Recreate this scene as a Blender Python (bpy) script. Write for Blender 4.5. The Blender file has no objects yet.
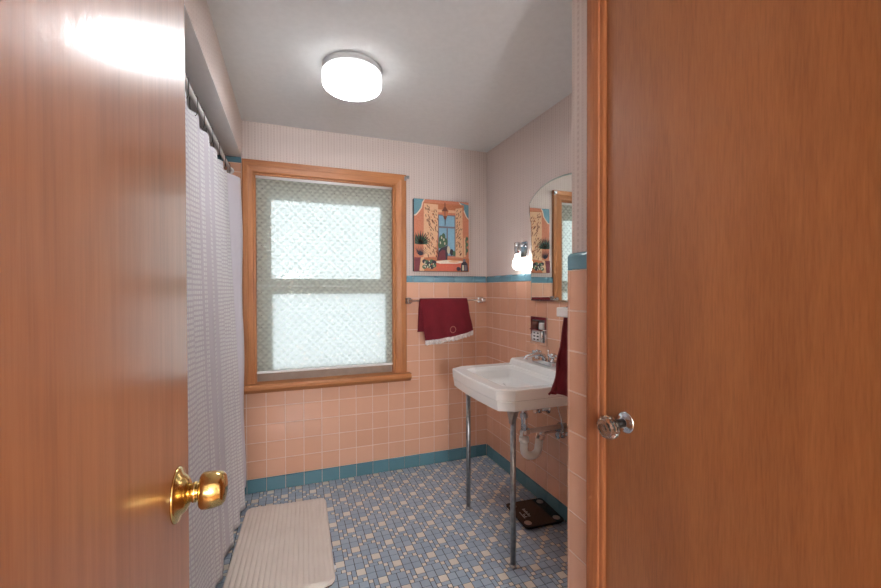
import bpy, bmesh, math, random
from mathutils import Vector, Matrix
random.seed(7)
SC = bpy.context.scene
COL = SC.collection
PI = math.pi

# ------------------------------------------------------------------ room dimensions (metres)
D = 2.6735      # window wall
R = 1.367       # sink wall
L = -0.275      # soffit face / left wall
LT = -1.03      # far side of the tub alcove
RP = 0.710      # tile face of the closet partition
YP = 0.910      # its far corner
C = 2.259       # ceiling
S = 2.039       # underside of soffit
YT = 1.07       # end wall of tub alcove
YE = -0.045      # entry wall, room side
P = 0.1095      # tile pitch
B = 0.0844      # baseboard height
TB = B + 11 * P # underside of blue cap
TT = TB + 0.047
CAMH = 1.2362

def lin(c):
    return tuple(((v / 255) / 12.92 if v / 255 <= 0.04045 else ((v / 255 + 0.055) / 1.055) ** 2.4) for v in c) + (1.0,)

# ------------------------------------------------------------------ materials
class NT:
    def __init__(s, name):
        s.m = bpy.data.materials.new(name); s.m.use_nodes = True
        s.t = s.m.node_tree; s.t.nodes.clear()
        s.out = s.n('ShaderNodeOutputMaterial')
    def n(s, typ, **kw):
        x = s.t.nodes.new(typ)
        for k, v in kw.items():
            if hasattr(x, k) and k not in ('Scale',): setattr(x, k, v)
        return x
    def l(s, a, b): s.t.links.new(a, b)
    def val(s, node, **kw):
        for k, v in kw.items(): node.inputs[k.replace('_', ' ')].default_value = v
        return node
    def bsdf(s, col=None, rough=.5, metal=0, **kw):
        b = s.n('ShaderNodeBsdfPrincipled')
        if col is not None: b.inputs['Base Color'].default_value = col
        b.inputs['Roughness'].default_value = rough; b.inputs['Metallic'].default_value = metal
        for k, v in kw.items(): b.inputs[k].default_value = v
        s.l(b.outputs[0], s.out.inputs[0]); return b
    def coord(s, scale=(1, 1, 1), rot=(0, 0, 0)):
        tc = s.n('ShaderNodeTexCoord'); mp = s.n('ShaderNodeMapping')
        mp.inputs['Scale'].default_value = scale; mp.inputs['Rotation'].default_value = rot
        s.l(tc.outputs['Object'], mp.inputs['Vector']); return mp.outputs[0]
    def noise(s, vec, scale, detail=3, rough=.5, dist=0):
        x = s.n('ShaderNodeTexNoise'); s.l(vec, x.inputs['Vector'])
        x.inputs['Scale'].default_value = scale; x.inputs['Detail'].default_value = detail
        x.inputs['Roughness'].default_value = rough; x.inputs['Distortion'].default_value = dist
        return x.outputs['Fac']
    def ramp(s, fac, stops):
        r = s.n('ShaderNodeValToRGB'); s.l(fac, r.inputs[0]); e = r.color_ramp.elements
        e[0].position, e[0].color = stops[0]; e[1].position, e[1].color = stops[-1]
        for p, c in stops[1:-1]:
            k = e.new(p); k.color = c
        return r.outputs[0]
    def math(s, op, a, b=None, c=None):
        x = s.n('ShaderNodeMath'); x.operation = op
        for i, v in enumerate((a, b, c)):
            if v is None: continue
            if isinstance(v, (int, float)): x.inputs[i].default_value = v
            else: s.l(v, x.inputs[i])
        return x.outputs[0]
    def mix(s, fac, a, b, mode='MIX'):
        x = s.n('ShaderNodeMix'); x.data_type = 'RGBA'; x.blend_type = mode
        for i, v in ((0, fac), (6, a), (7, b)):
            if isinstance(v, (int, float, tuple)): x.inputs[i].default_value = v
            else: s.l(v, x.inputs[i])
        return x.outputs[2]
    def bump(s, h, strength=.2, dist=.01, bsdf=None):
        b = s.n('ShaderNodeBump'); b.inputs['Strength'].default_value = strength; b.inputs['Distance'].default_value = dist
        s.l(h, b.inputs['Height'])
        if bsdf is not None: s.l(b.outputs[0], bsdf.inputs['Normal'])
        return b.outputs[0]

def simple(name, rgb, rough=.5, metal=0, **kw):
    t = NT(name); t.bsdf(lin(rgb), rough, metal, **kw); return t.m

def mottled(name, rgb, rgb2, rough=.5, scale=30, bump=.1, metal=0, dist=.002, **kw):
    t = NT(name); b = t.bsdf(None, rough, metal, **kw); v = t.coord()
    n = t.noise(v, scale, 5); t.l(t.ramp(n, [(.3, lin(rgb)), (.7, lin(rgb2))]), b.inputs['Base Color'])
    if bump: t.bump(n, bump, dist, b)
    return t.m

def wood(name, dark, mid, light, axis='z', fine=1.0, rough=.35, coat=0.0, coatr=.1, bump=.15, lump=0.0, k=.045):
    t = NT(name); b = t.bsdf(None, rough)
    b.inputs['Coat Weight'].default_value = coat; b.inputs['Coat Roughness'].default_value = coatr
    sc = {'z': (1, 1, k), 'x': (k, 1, 1), 'y': (1, k, 1)}[axis]
    v = t.coord(sc)
    grain = t.noise(v, 170 * fine, 5, .65)
    sc2 = {'z': (1, 1, .16), 'x': (.16, 1, 1), 'y': (1, .16, 1)}[axis]
    v2 = t.coord(sc2)
    fig = t.noise(v2, 9, 4, .55, .9)
    c1 = t.ramp(grain, [(.28, lin(dark)), (.5, lin(mid)), (.75, lin(light))])
    c2 = t.ramp(fig, [(.35, lin(dark)), (.6, lin(light))])
    t.l(t.mix(.35, c1, c2), b.inputs['Base Color'])
    t.bump(grain, bump, .0006, b)
    if lump:
        v3 = t.coord((1, 1, .5)); n3 = t.noise(v3, 26, 4, .65)
        bb = t.n('ShaderNodeBump'); bb.inputs['Strength'].default_value = lump; bb.inputs['Distance'].default_value = .004
        t.l(n3, bb.inputs['Height']); t.l(bb.outputs[0], b.inputs['Coat Normal'])
    return t.m

def ceramic(name, rgb, rgb2, rough=.16, var=True):
    t = NT(name); b = t.bsdf(None, rough)
    at = t.n('ShaderNodeAttribute'); at.attribute_name = 'var'
    c = t.mix(at.outputs['Fac'], lin(rgb), lin(rgb2)); v = t.coord()
    n = t.noise(v, 14, 3); c = t.mix(t.math('MULTIPLY', n, .25), c, lin(tuple(x * .93 for x in rgb)))
    t.l(c, b.inputs['Base Color']); t.bump(t.noise(v, 22, 2), .12, .003, b)
    return t.m

M = {}
M['pink'] = ceramic('pink_glazed_tile', (220, 168, 140), (227, 176, 149))
M['blue'] = ceramic('blue_glazed_tile', (100, 142, 158), (112, 154, 169))
M['teal'] = ceramic('teal_glazed_tile', (88, 128, 140), (96, 138, 150))
M['grout'] = mottled('pale_pink_grout', (236, 208, 192), (228, 198, 180), .8, 60)
M['fblue'] = ceramic('blue_mosaic_tile', (150, 166, 185), (166, 180, 195), .3)
M['fbeige'] = ceramic('beige_mosaic_tile', (218, 206, 190), (230, 222, 210), .3)
M['fgrout'] = mottled('dark_floor_grout', (44, 40, 40), (70, 62, 60), .9, 80)
M['ceil'] = mottled('ceiling_paint', (228, 230, 230), (233, 235, 235), .85, 40, .15)
M['soffit'] = mottled('soffit_paint', (242, 240, 240), (246, 244, 244), .85, 40, .1)
M['hall'] = mottled('hall_wall_paint', (225, 220, 210), (230, 226, 216), .85, 40, .05)
M['hallfloor'] = wood('hall_oak_floor', (120, 80, 50), (160, 112, 70), (180, 134, 90), 'y')
M['door_left'] = wood('amber_varnished_birch', (158, 98, 62), (180, 117, 77), (194, 134, 95), 'z', .6, .36, .5, .17, .3, .12)
M['door_right'] = wood('satin_varnished_birch', (124, 72, 36), (145, 87, 46), (158, 100, 58), 'z', 1.5, .42, .25, .25, .2, 0, .07)
M['casing'] = wood('honey_pine_casing', (148, 88, 46), (174, 108, 58), (190, 126, 72), 'z', 1.0, .5, .12, .3)
M['casing_x'] = wood('honey_pine_casing_flat', (148, 88, 46), (174, 108, 58), (190, 126, 72), 'x', 1.0, .5, .12, .3)
M['rcasing'] = wood('brown_pine_casing', (126, 70, 36), (150, 86, 46), (166, 102, 60), 'z', 1.0, .6, 0, .3)
M['pan'] = simple('grey_enamel_pan', (196, 197, 198), .6)
M['chrome'] = simple('polished_chrome', (214, 216, 220), .12, 1)
M['dullchrome'] = mottled('aged_steel', (142, 144, 146), (172, 174, 176), .32, 50, .1, 1)
M['brass'] = simple('polished_brass', (218, 184, 118), .17, 1)
M['porcelain'] = simple('white_porcelain', (238, 238, 236), .12, 0, **{'Coat Weight': .3})
M['whiteplastic'] = simple('white_plastic', (232, 230, 228), .35)
M['pvc'] = simple('white_trap_plastic', (236, 230, 224), .35)
M['pinkpipe'] = simple('peach_painted_pipe', (238, 210, 194), .35)
M['blackrub'] = simple('black_rubber', (30, 28, 28), .5)
M['darkmetal'] = simple('dark_bronze', (52, 48, 46), .35, .8)
M['rod'] = simple('white_enamel_rod', (246, 245, 245), .25)
M['sash'] = mottled('sash_paint_grey', (186, 188, 180), (196, 198, 190), .5, 30, .05)
M['sashdark'] = mottled('taupe_bottom_rail_paint', (150, 132, 120), (160, 142, 130), .5, 30, .05)
M['brownglass'] = simple('brown_cup_plastic', (92, 44, 36), .25)
M['scaletop'] = simple('black_scale_glass', (16, 14, 14), .12)
M['pad'] = simple('brushed_scale_pad', (168, 158, 152), .38, .7)
M['print'] = simple('white_scale_print', (205, 205, 205), .5)
M['mirror'] = simple('mirror_silver', (226, 232, 228), .015, 1)
M['medge'] = simple('bevelled_mirror_edge', (190, 205, 200), .08, .9)

def wallpaper(name, ax):
    t = NT(name); b = t.bsdf(None, .75)
    tc = t.n('ShaderNodeTexCoord'); sp = t.n('ShaderNodeSeparateXYZ'); t.l(tc.outputs['Object'], sp.inputs[0])
    u = sp.outputs['XYZ'.index(ax)]; z = sp.outputs['Z']
    f = t.math('FRACT', t.math('MULTIPLY', u, 1 / .036))
    def band(c, w): return t.math('LESS_THAN', t.math('ABSOLUTE', t.math('SUBTRACT', f, c)), w)
    line = t.math('ADD', band(.12, .035), band(.62, .035))
    g = t.math('FRACT', t.math('MULTIPLY', z, 1 / .016))
    dots = t.math('MULTIPLY', band(.37, .09), t.math('LESS_THAN', t.math('ABSOLUTE', t.math('SUBTRACT', g, .5)), .27))
    g2 = t.math('FRACT', t.math('MULTIPLY', z, 1 / .008))
    dots2 = t.math('MULTIPLY', band(.87, .06), t.math('LESS_THAN', g2, .5))
    c = t.mix(line, lin((219, 204, 197)), lin((229, 216, 209)))
    c = t.mix(dots, c, lin((203, 184, 177))); c = t.mix(dots2, c, lin((207, 190, 183)))
    n = t.noise(t.coord(), 60, 3); c = t.mix(t.math('MULTIPLY', n, .15), c, lin((196, 186, 182)))
    t.l(c, b.inputs['Base Color']); t.bump(n, .1, .001, b); return t.m
M['paper_x'] = wallpaper('striped_wallpaper_window_wall', 'X')
M['paper_y'] = wallpaper('striped_wallpaper_side_wall', 'Y')

def glass_pane(name, frost=0.0, tint=(245, 250, 250)):
    t = NT(name); tr = t.n('ShaderNodeBsdfTransparent'); tr.inputs[0].default_value = lin(tint)
    gl = t.n('ShaderNodeBsdfGlossy'); gl.inputs['Roughness'].default_value = .03
    fr = t.n('ShaderNodeFresnel'); fr.inputs[0].default_value = 1.45
    mx = t.n('ShaderNodeMixShader'); t.l(fr.outputs[0], mx.inputs[0]); t.l(tr.outputs[0], mx.inputs[1]); t.l(gl.outputs[0], mx.inputs[2])
    last = mx.outputs[0]
    if frost:
        tl = t.n('ShaderNodeBsdfTranslucent'); tl.inputs[0].default_value = lin((240, 244, 245))
        m2 = t.n('ShaderNodeMixShader'); v = t.coord((1, 1, 2.2)); n = t.noise(v, 8, 5, .7, .8)
        t.l(t.math('ADD', t.math('MULTIPLY', n, .35), frost - .17), m2.inputs[0]); t.l(last, m2.inputs[1]); t.l(tl.outputs[0], m2.inputs[2]); last = m2.outputs[0]
    t.l(last, t.out.inputs[0]); return t.m
M['pane'] = glass_pane('clear_window_glass')
M['pane2'] = glass_pane('filmed_window_glass', .5)

def lace_mat():
    t = NT('lace_shade_fabric')
    tc = t.n('ShaderNodeTexCoord'); sp = t.n('ShaderNodeSeparateXYZ'); t.l(tc.outputs['Object'], sp.inputs[0])
    x, z = sp.outputs['X'], sp.outputs['Z']
    def sn(v, f, ph=0): return t.math('SINE', t.math('ADD', t.math('MULTIPLY', v, f), ph))
    k = 2 * PI / .052
    a = t.math('ADD', x, z); d = t.math('SUBTRACT', x, z)
    flower = t.math('MULTIPLY', sn(a, k * .5), sn(d, k * .5))
    flower2 = t.math('MULTIPLY', sn(x, k * 1.5), sn(z, k * 1.5, 1.1))
    pat = t.math('ADD', t.math('ABSOLUTE', flower), t.math('MULTIPLY', flower2, .5))
    thr = t.math('MULTIPLY', t.math('ADD', sn(z, 2 * PI / .006), 1), .10)
    rows = t.math('MULTIPLY', t.math('GREATER_THAN', sn(z, 2 * PI / .021), .35), .10)
    n = t.noise(t.coord(), 70, 2)
    tot = t.math('ADD', t.math('MULTIPLY', pat, .24), t.math('ADD', thr, t.math('ADD', rows, t.math('MULTIPLY', n, .15))))
    op = t.n('ShaderNodeClamp'); t.l(t.math('ADD', tot, .30), op.inputs[0]); op.inputs[1].default_value = .38; op.inputs[2].default_value = .85
    df = t.n('ShaderNodeBsdfDiffuse'); df.inputs[0].default_value = lin((196, 199, 186))
    tl = t.n('ShaderNodeBsdfTranslucent'); tl.inputs[0].default_value = lin((236, 242, 238))
    tr = t.n('ShaderNodeBsdfTransparent')
    m1 = t.n('ShaderNodeMixShader'); m1.inputs[0].default_value = .5; t.l(df.outputs[0], m1.inputs[1]); t.l(tl.outputs[0], m1.inputs[2])
    m2 = t.n('ShaderNodeMixShader'); t.l(op.outputs[0], m2.inputs[0]); t.l(tr.outputs[0], m2.inputs[1]); t.l(m1.outputs[0], m2.inputs[2])
    t.l(m2.outputs[0], t.out.inputs[0]); return t.m
M['lace'] = lace_mat()

def curtain_mat():
    # woven bands of raised white squares over a thin lilac-white ground; UV = (metres along cloth, metres up)
    t = NT('waffle_weave_curtain')
    uv = t.n('ShaderNodeUVMap'); sp = t.n('ShaderNodeSeparateXYZ'); t.l(uv.outputs[0], sp.inputs[0])
    u, v = sp.outputs['X'], sp.outputs['Y']
    fu = t.math('FRACT', t.math('MULTIPLY', u, 1 / .026)); fv = t.math('FRACT', t.math('MULTIPLY', v, 1 / .019))
    nn = t.noise(t.coord(), 60, 2)
    sq = t.math('MULTIPLY', t.math('LESS_THAN', t.math('ABSOLUTE', t.math('SUBTRACT', fu, .5)), .40), t.math('LESS_THAN', t.math('ABSOLUTE', t.math('SUBTRACT', t.math('ADD', fv, t.math('MULTIPLY', nn, .15)), .55)), .30))
    bandf = t.math('FRACT', t.math('MULTIPLY', u, 1 / .26))
    bandm = t.math('LESS_THAN', t.math('ABSOLUTE', t.math('SUBTRACT', bandf, .5)), .36)
    sq = t.math('MULTIPLY', sq, bandm)
    col = t.mix(sq, lin((230, 226, 233)), lin((253, 253, 254)))
    df = t.n('ShaderNodeBsdfDiffuse'); t.l(col, df.inputs[0])
    tl = t.n('ShaderNodeBsdfTranslucent'); t.l(col, tl.inputs[0])
    m1 = t.n('ShaderNodeMixShader'); m1.inputs[0].default_value = .25; t.l(df.outputs[0], m1.inputs[1]); t.l(tl.outputs[0], m1.inputs[2])
    bp = t.n('ShaderNodeBump'); bp.inputs['Strength'].default_value = .5; bp.inputs['Distance'].default_value = .003
    t.l(t.math('ADD', sq, t.math('MULTIPLY', nn, .4)), bp.inputs['Height']); t.l(bp.outputs[0], df.inputs['Normal'])
    t.l(m1.outputs[0], t.out.inputs[0]); return t.m
M['curtain'] = curtain_mat()
def liner_mat():
    t = NT('liner_fabric'); df = t.n('ShaderNodeBsdfPrincipled'); df.inputs['Base Color'].default_value = lin((232, 228, 238)); df.inputs['Roughness'].default_value = .5
    tl = t.n('ShaderNodeBsdfTranslucent'); tl.inputs[0].default_value = lin((232, 228, 238))
    m = t.n('ShaderNodeMixShader'); m.inputs[0].default_value = .12; t.l(df.outputs[0], m.inputs[1]); t.l(tl.outputs[0], m.inputs[2]); t.l(m.outputs[0], t.out.inputs[0]); return t.m
M['liner'] = liner_mat()

def terry(name, rgb, rgb2):
    t = NT(name); b = t.bsdf(None, .95); b.inputs['Sheen Weight'].default_value = .2; b.inputs['Sheen Tint'].default_value = lin((200, 90, 100))
    v = t.coord(); n = t.noise(v, 260, 3); n2 = t.noise(v, 18, 3)
    c = t.mix(n2, lin(rgb), lin(rgb2)); t.l(c, b.inputs['Base Color']); t.bump(n, .9, .004, b); return t.m
M['maroon'] = terry('maroon_terry', (92, 8, 22), (124, 18, 34))
M['laceedge'] = mottled('white_lace_edging', (236, 226, 222), (206, 190, 184), .9, 120, .5)
M['emb'] = simple('tan_embroidery', (176, 120, 104), .8)
def mat_fabric():
    t = NT('chenille_bath_mat'); b = t.bsdf(None, .95); v = t.coord()
    n = t.noise(v, 190, 3); n2 = t.noise(v, 9, 4)
    t.l(t.mix(n2, lin((222, 209, 198)), lin((236, 226, 216))), b.inputs['Base Color']); t.bump(n, .8, .003, b); return t.m
M['mat'] = mat_fabric()
M['matunder'] = simple('dark_latex_backing', (96, 78, 66), .8)

def crystal(name):
    t = NT(name); g = t.n('ShaderNodeBsdfGlass'); g.inputs['Color'].default_value = lin((246, 248, 248)); g.inputs['Roughness'].default_value = .01; g.inputs['IOR'].default_value = 1.5
    t.l(g.outputs[0], t.out.inputs[0]); return t.m
M['crystal'] = crystal('cut_crystal')
def lampglass():
    t = NT('ribbed_lamp_glass'); tl = t.n('ShaderNodeBsdfTranslucent'); tl.inputs[0].default_value = lin((248, 248, 246))
    df = t.n('ShaderNodeBsdfPrincipled'); df.inputs['Base Color'].default_value = lin((240, 240, 238)); df.inputs['Roughness'].default_value = .12
    m = t.n('ShaderNodeMixShader'); m.inputs[0].default_value = .62; t.l(df.outputs[0], m.inputs[1]); t.l(tl.outputs[0], m.inputs[2])
    tr = t.n('ShaderNodeBsdfTransparent'); m2 = t.n('ShaderNodeMixShader'); m2.inputs[0].default_value = .75
    t.l(tr.outputs[0], m2.inputs[1]); t.l(m.outputs[0], m2.inputs[2]); t.l(m2.outputs[0], t.out.inputs[0]); return t.m
M['lampglass'] = lampglass()
def emit(name, rgb, s):
    t = NT(name); e = t.n('ShaderNodeEmission'); e.inputs[0].default_value = lin(rgb); e.inputs[1].default_value = s; t.l(e.outputs[0], t.out.inputs[0]); return t.m
M['bulb'] = emit('lit_bulb_glass', (255, 252, 248), 8)
M['lamp'] = emit('lit_lamp_tube', (250, 251, 255), 74)
M['lamp2'] = emit('lit_side_tube', (252, 252, 255), 5)
M['hallfill'] = emit('hall_lamp_glow', (246, 249, 255), 50)  # glow of the added fill globe out in the hall

# ------------------------------------------------------------------ mesh helpers
class MB:
    def __init__(s): s.b = bmesh.new(); s.mats = []; s.var = s.b.faces.layers.float.new('var'); s.uv = None
    def mi(s, m):
        if m not in s.mats: s.mats.append(m)
        return s.mats.index(m)
    def face(s, vs, m=0, var=None, smooth=False):
        try: f = s.b.faces.new(vs)
        except ValueError: return None
        f.material_index = m; f.smooth = smooth; f[s.var] = random.random() if var is None else var
        return f
    def quad(s, pts, m=0, var=None): return s.face([s.b.verts.new(p) for p in pts], m, var)
    def box(s, a, b, m=0, bev=0):
        x0, y0, z0 = [min(p, q) for p, q in zip(a, b)]; x1, y1, z1 = [max(p, q) for p, q in zip(a, b)]
        v = [s.b.verts.new(p) for p in ((x0, y0, z0), (x1, y0, z0), (x1, y1, z0), (x0, y1, z0), (x0, y0, z1), (x1, y0, z1), (x1, y1, z1), (x0, y1, z1))]
        fs = [s.face([v[i] for i in q], m) for q in ((0, 3, 2, 1), (4, 5, 6, 7), (0, 1, 5, 4), (1, 2, 6, 5), (2, 3, 7, 6), (3, 0, 4, 7))]
        if bev:
            es = {e for f in fs for e in f.edges}
            bmesh.ops.bevel(s.b, geom=list(es), offset=bev, segments=2, affect='EDGES', profile=.5)
        return v
    def prism(s, pts, axis, a, b, m=0, bev=0):
        # pts 2D in the two other axes (in order xyz without axis)
        def mk(p, w): q = list(p); q.insert('xyz'.index(axis), w); return s.b.verts.new(q)
        A = [mk(p, a) for p in pts]; Bv = [mk(p, b) for p in pts]; n = len(pts)
        fs = [s.face(A[::-1], m), s.face(Bv, m)] + [s.face([A[i], A[(i + 1) % n], Bv[(i + 1) % n], Bv[i]], m) for i in range(n)]
        if bev:
            es = {e for f in fs[:2] for e in f.edges}
            bmesh.ops.bevel(s.b, geom=list(es), offset=bev, segments=2, affect='EDGES', profile=.5)
    def tube(s, pts, r, m=0, seg=12, cap=True):
        pts = [Vector(p) for p in pts]; rs = r if isinstance(r, (list, tuple)) else [r] * len(pts); rings = []
        prev = None
        for i, p in enumerate(pts):
            d = (pts[min(i + 1, len(pts) - 1)] - pts[max(i - 1, 0)]).normalized()
            if prev is None: u = d.orthogonal().normalized()
            else: u = (prev - d * prev.dot(d)).normalized()
            prev = u; w = d.cross(u)
            rings.append([s.b.verts.new(p + (u * math.cos(2 * PI * k / seg) + w * math.sin(2 * PI * k / seg)) * rs[i]) for k in range(seg)])
        for a, b in zip(rings, rings[1:]):
            for k in range(seg): s.face([a[k], a[(k + 1) % seg], b[(k + 1) % seg], b[k]], m, None, True)
        if cap: s.face(rings[0][::-1], m); s.face(rings[-1], m)
    def lathe(s, prof, org, axis, m=0, seg=32, smooth=True, cap=True):
        # prof list of (radius, distance along axis)
        org = Vector(org); ax = Vector(axis).normalized(); u = ax.orthogonal().normalized(); w = ax.cross(u); rings = []
        for r, h in prof:
            rings.append([s.b.verts.new(org + ax * h + (u * math.cos(2 * PI * k / seg) + w * math.sin(2 * PI * k / seg)) * max(r, 1e-4)) for k in range(seg)])
        for a, b in zip(rings, rings[1:]):
            for k in range(seg): s.face([a[k], a[(k + 1) % seg], b[(k + 1) % seg], b[k]], m, None, smooth)
        if cap: s.face(rings[0][::-1], m); s.face(rings[-1], m)
    def grid(s, fn, nu, nv, m=0, uvf=None, smooth=True):
        if uvf and s.uv is None: s.uv = s.b.loops.layers.uv.new('UVMap')
        g = [[s.b.verts.new(fn(i / nu, j / nv)) for j in range(nv + 1)] for i in range(nu + 1)]
        for i in range(nu):
            for j in range(nv):
                f = s.face([g[i][j], g[i + 1][j], g[i + 1][j + 1], g[i][j + 1]], m, None, smooth)
                if uvf and f:
                    for lp, (a, b) in zip(f.loops, ((i, j), (i + 1, j), (i + 1, j + 1), (i, j + 1))): lp[s.uv].uv = uvf(a / nu, b / nv)
        return g
    def build(s, name, mats, parent=None, recalc=True, autosmooth=None):
        if recalc: bmesh.ops.recalc_face_normals(s.b, faces=s.b.faces)
        me = bpy.data.meshes.new(name); s.b.to_mesh(me); s.b.free()
        for m in (mats if isinstance(mats, (list, tuple)) else [mats]): me.materials.append(M[m] if isinstance(m, str) else m)
        o = bpy.data.objects.new(name, me); COL.objects.link(o)
        if parent is not None:
            o.parent = parent; o.matrix_parent_inverse = parent.matrix_basis.inverted()
            if parent.parent is not None: o.matrix_parent_inverse = (parent.parent.matrix_basis @ parent.matrix_parent_inverse @ parent.matrix_basis).inverted() if False else Matrix.Identity(4)
        return o

def tag(o, label, cat=None, group=None, kind=None):
    if label: o['label'] = label
    if cat: o['category'] = cat
    if group: o['group'] = group
    if kind: o['kind'] = kind
    return o
def thing(name, label, cat, loc=(0, 0, 0), group=None):
    o = bpy.data.objects.new(name, None); COL.objects.link(o); o.location = loc; o.empty_display_size = .05
    return tag(o, label, cat, group)
def struct(o, label=None, cat=None):
    o['kind'] = 'structure'
    if label: o['label'] = label
    if cat: o['category'] = cat
    return o
def solidify(o, t, off=0):
    md = o.modifiers.new('Solidify', 'SOLIDIFY'); md.thickness = t; md.offset = off; return o

# ------------------------------------------------------------------ structure: shell
def wallbox(name, boxes, mats, label):
    mb = MB()
    for bx in boxes: mb.box(bx[0], bx[1], bx[2] if len(bx) > 2 else 0)
    return struct(mb.build(name, mats), label, 'wall' if 'wall' in name else name.split('_')[0])

# floor: geometric mosaic of 2x2 blue blocks and pinwheel cells
U = .0254 * .8
fx0, fy0 = 8.62 * .0254, 73.03 * .0254
mb = MB(); mb.box((LT - .1, YE - .12, -.12), (R + .1, D + .1, -.0015), 2)
cell_p = [((2, 2, 4, 4), 1), ((0, 3, 1, 4), 1), ((0, 1, 1, 3), 0), ((0, 0, 1, 1), 1), ((1, 2, 2, 4), 0), ((1, 1, 2, 2), 1), ((2, 1, 4, 2), 0), ((1, 0, 3, 1), 0), ((3, 0, 4, 1), 1)]
cell_b = [((0, 0, 2, 2), 0), ((2, 0, 4, 2), 0), ((0, 2, 2, 4), 0), ((2, 2, 4, 4), 0)]
gp = .0014
for i in range(-8, 16):
    for j in range(-26, 12):
        ox, oy = fx0 + i * 4 * U, fy0 + j * 4 * U
        for (a, b, c, d), k in (cell_p if (i + j) % 2 == 0 else cell_b):
            x0, y0, x1, y1 = ox + a * U + gp, oy + b * U + gp, ox + c * U - gp, oy + d * U - gp
            x0, x1 = max(x0, -.34), min(x1, R); y0, y1 = max(y0, YE), min(y1, D)
            if x1 - x0 < .003 or y1 - y0 < .003: continue
            if x0 > RP and y1 < YP - .03: continue
            e = .0008; va = random.random()
            o = [mb.b.verts.new(p) for p in ((x0, y0, -.0015), (x1, y0, -.0015), (x1, y1, -.0015), (x0, y1, -.0015))]
            t_ = [mb.b.verts.new(p) for p in ((x0 + e, y0 + e, 0), (x1 - e, y0 + e, 0), (x1 - e, y1 - e, 0), (x0 + e, y1 - e, 0))]
            mb.face(t_, k, va)
            for q in range(4): mb.face([o[q], o[(q + 1) % 4], t_[(q + 1) % 4], t_[q]], k, va)
struct(mb.build('floor', ['fblue', 'fbeige', 'fgrout']), 'blue and beige mosaic tile bathroom floor', 'floor')

mb = MB(); mb.box((LT - .1, YE - .12, C), (R + .12, D + .12, C + .1)); struct(mb.build('ceiling', ['ceil']), 'flat pale grey painted ceiling', 'ceiling')

# window opening
WX0, WX1, WZ0, WZ1 = -.213, .664, .640, 1.953
W = 4 / 1000
mb = MB(); y0, y1 = D + W, D + .14
mb.box((LT - .1, y0, 0), (WX0, y1, C)); mb.box((WX1, y0, 0), (R + .12, y1, C)); mb.box((WX0, y0, 0), (WX1, y1, WZ0)); mb.box((WX0, y0, WZ1), (WX1, y1, C))
wall_back = struct(mb.build('wall_back', ['paper_x']), 'window wall with striped wallpaper over pink tile', 'wall')
mb = MB(); mb.box((R + W, YP - .1, 0), (R + .12, D + W, C)); wall_right = struct(mb.build('wall_right', ['paper_y']), 'sink wall with striped wallpaper over pink tile', 'wall')
mb = MB()
mb.box((L - .1, YE, 0), (L, YT, C)); mb.box((L - .03, YT, S + .0), (L, D + W, C), 0)
wall_left = struct(mb.build('wall_left', ['paper_y']), 'left wall and soffit face with striped wallpaper', 'wall')
mb = MB(); mb.box((LT, YT, S), (L - .03, D + W, S + .04)); mb.box((L - .03, YT, S - .003), (L - .0005, D + W, S)); mb.box((LT - .1, YT - .1, 0), (LT, D + W, C)); mb.box((LT, YT - .1, 0), (L - .1, YT, C))
struct(mb.build('wall_alcove', ['soffit']), 'painted walls and dropped soffit of the tub alcove', 'wall')
# closet partition
PX, PY = RP + .012, YP - .008
mb = MB()
DY0, DY1 = .130, .764     # closet door opening in y
mb.box((PX, DY1, 0), (PX + .10, PY, C)); mb.box((PX, YE, 0), (PX + .10, DY0, C)); mb.box((PX, DY0, 2.06), (PX + .10, DY1, C)); mb.box((PX + .10, PY - .10, 0), (R + W, PY, C))
struct(mb.build('wall_closet', ['paper_y']), 'closet partition with striped wallpaper beside the right door', 'wall')
mb = MB(); mb.box((L - .1, YE - .12, 0), (-.145, YE, C)); mb.box((.60, YE - .12, 0), (PX + .2, YE, C)); mb.box((-.145, YE - .12, 2.05), (.60, YE, C))
struct(mb.build('wall_entry', ['paper_x']), 'entry wall around the open doorway', 'wall')
# hall behind the camera
mb = MB(); mb.box((-1.4, -2.2, -.12), (2.0, YE - .12, 0)); struct(mb.build('floor_hall', ['hallfloor']), 'wooden hall floor outside the doorway', 'floor')
mb = MB(); mb.box((-1.5, -2.3, 0), (-1.4, YE - .12, C)); mb.box((2.0, -2.3, 0), (2.1, YE - .12, C)); mb.box((-1.4, -2.3, 0), (2.0, -2.2, C)); mb.box((-1.5, -2.3, C), (2.1, YE - .12, C + .1))
mb.box((-1.4, YE - .12, 0), (L - .1, YE - .10, C)); mb.box((PX + .2, YE - .12, 0), (2.0, YE - .10, C))
struct(mb.build('wall_hall', ['hall']), 'plain painted hall walls outside the doorway', 'wall')

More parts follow.
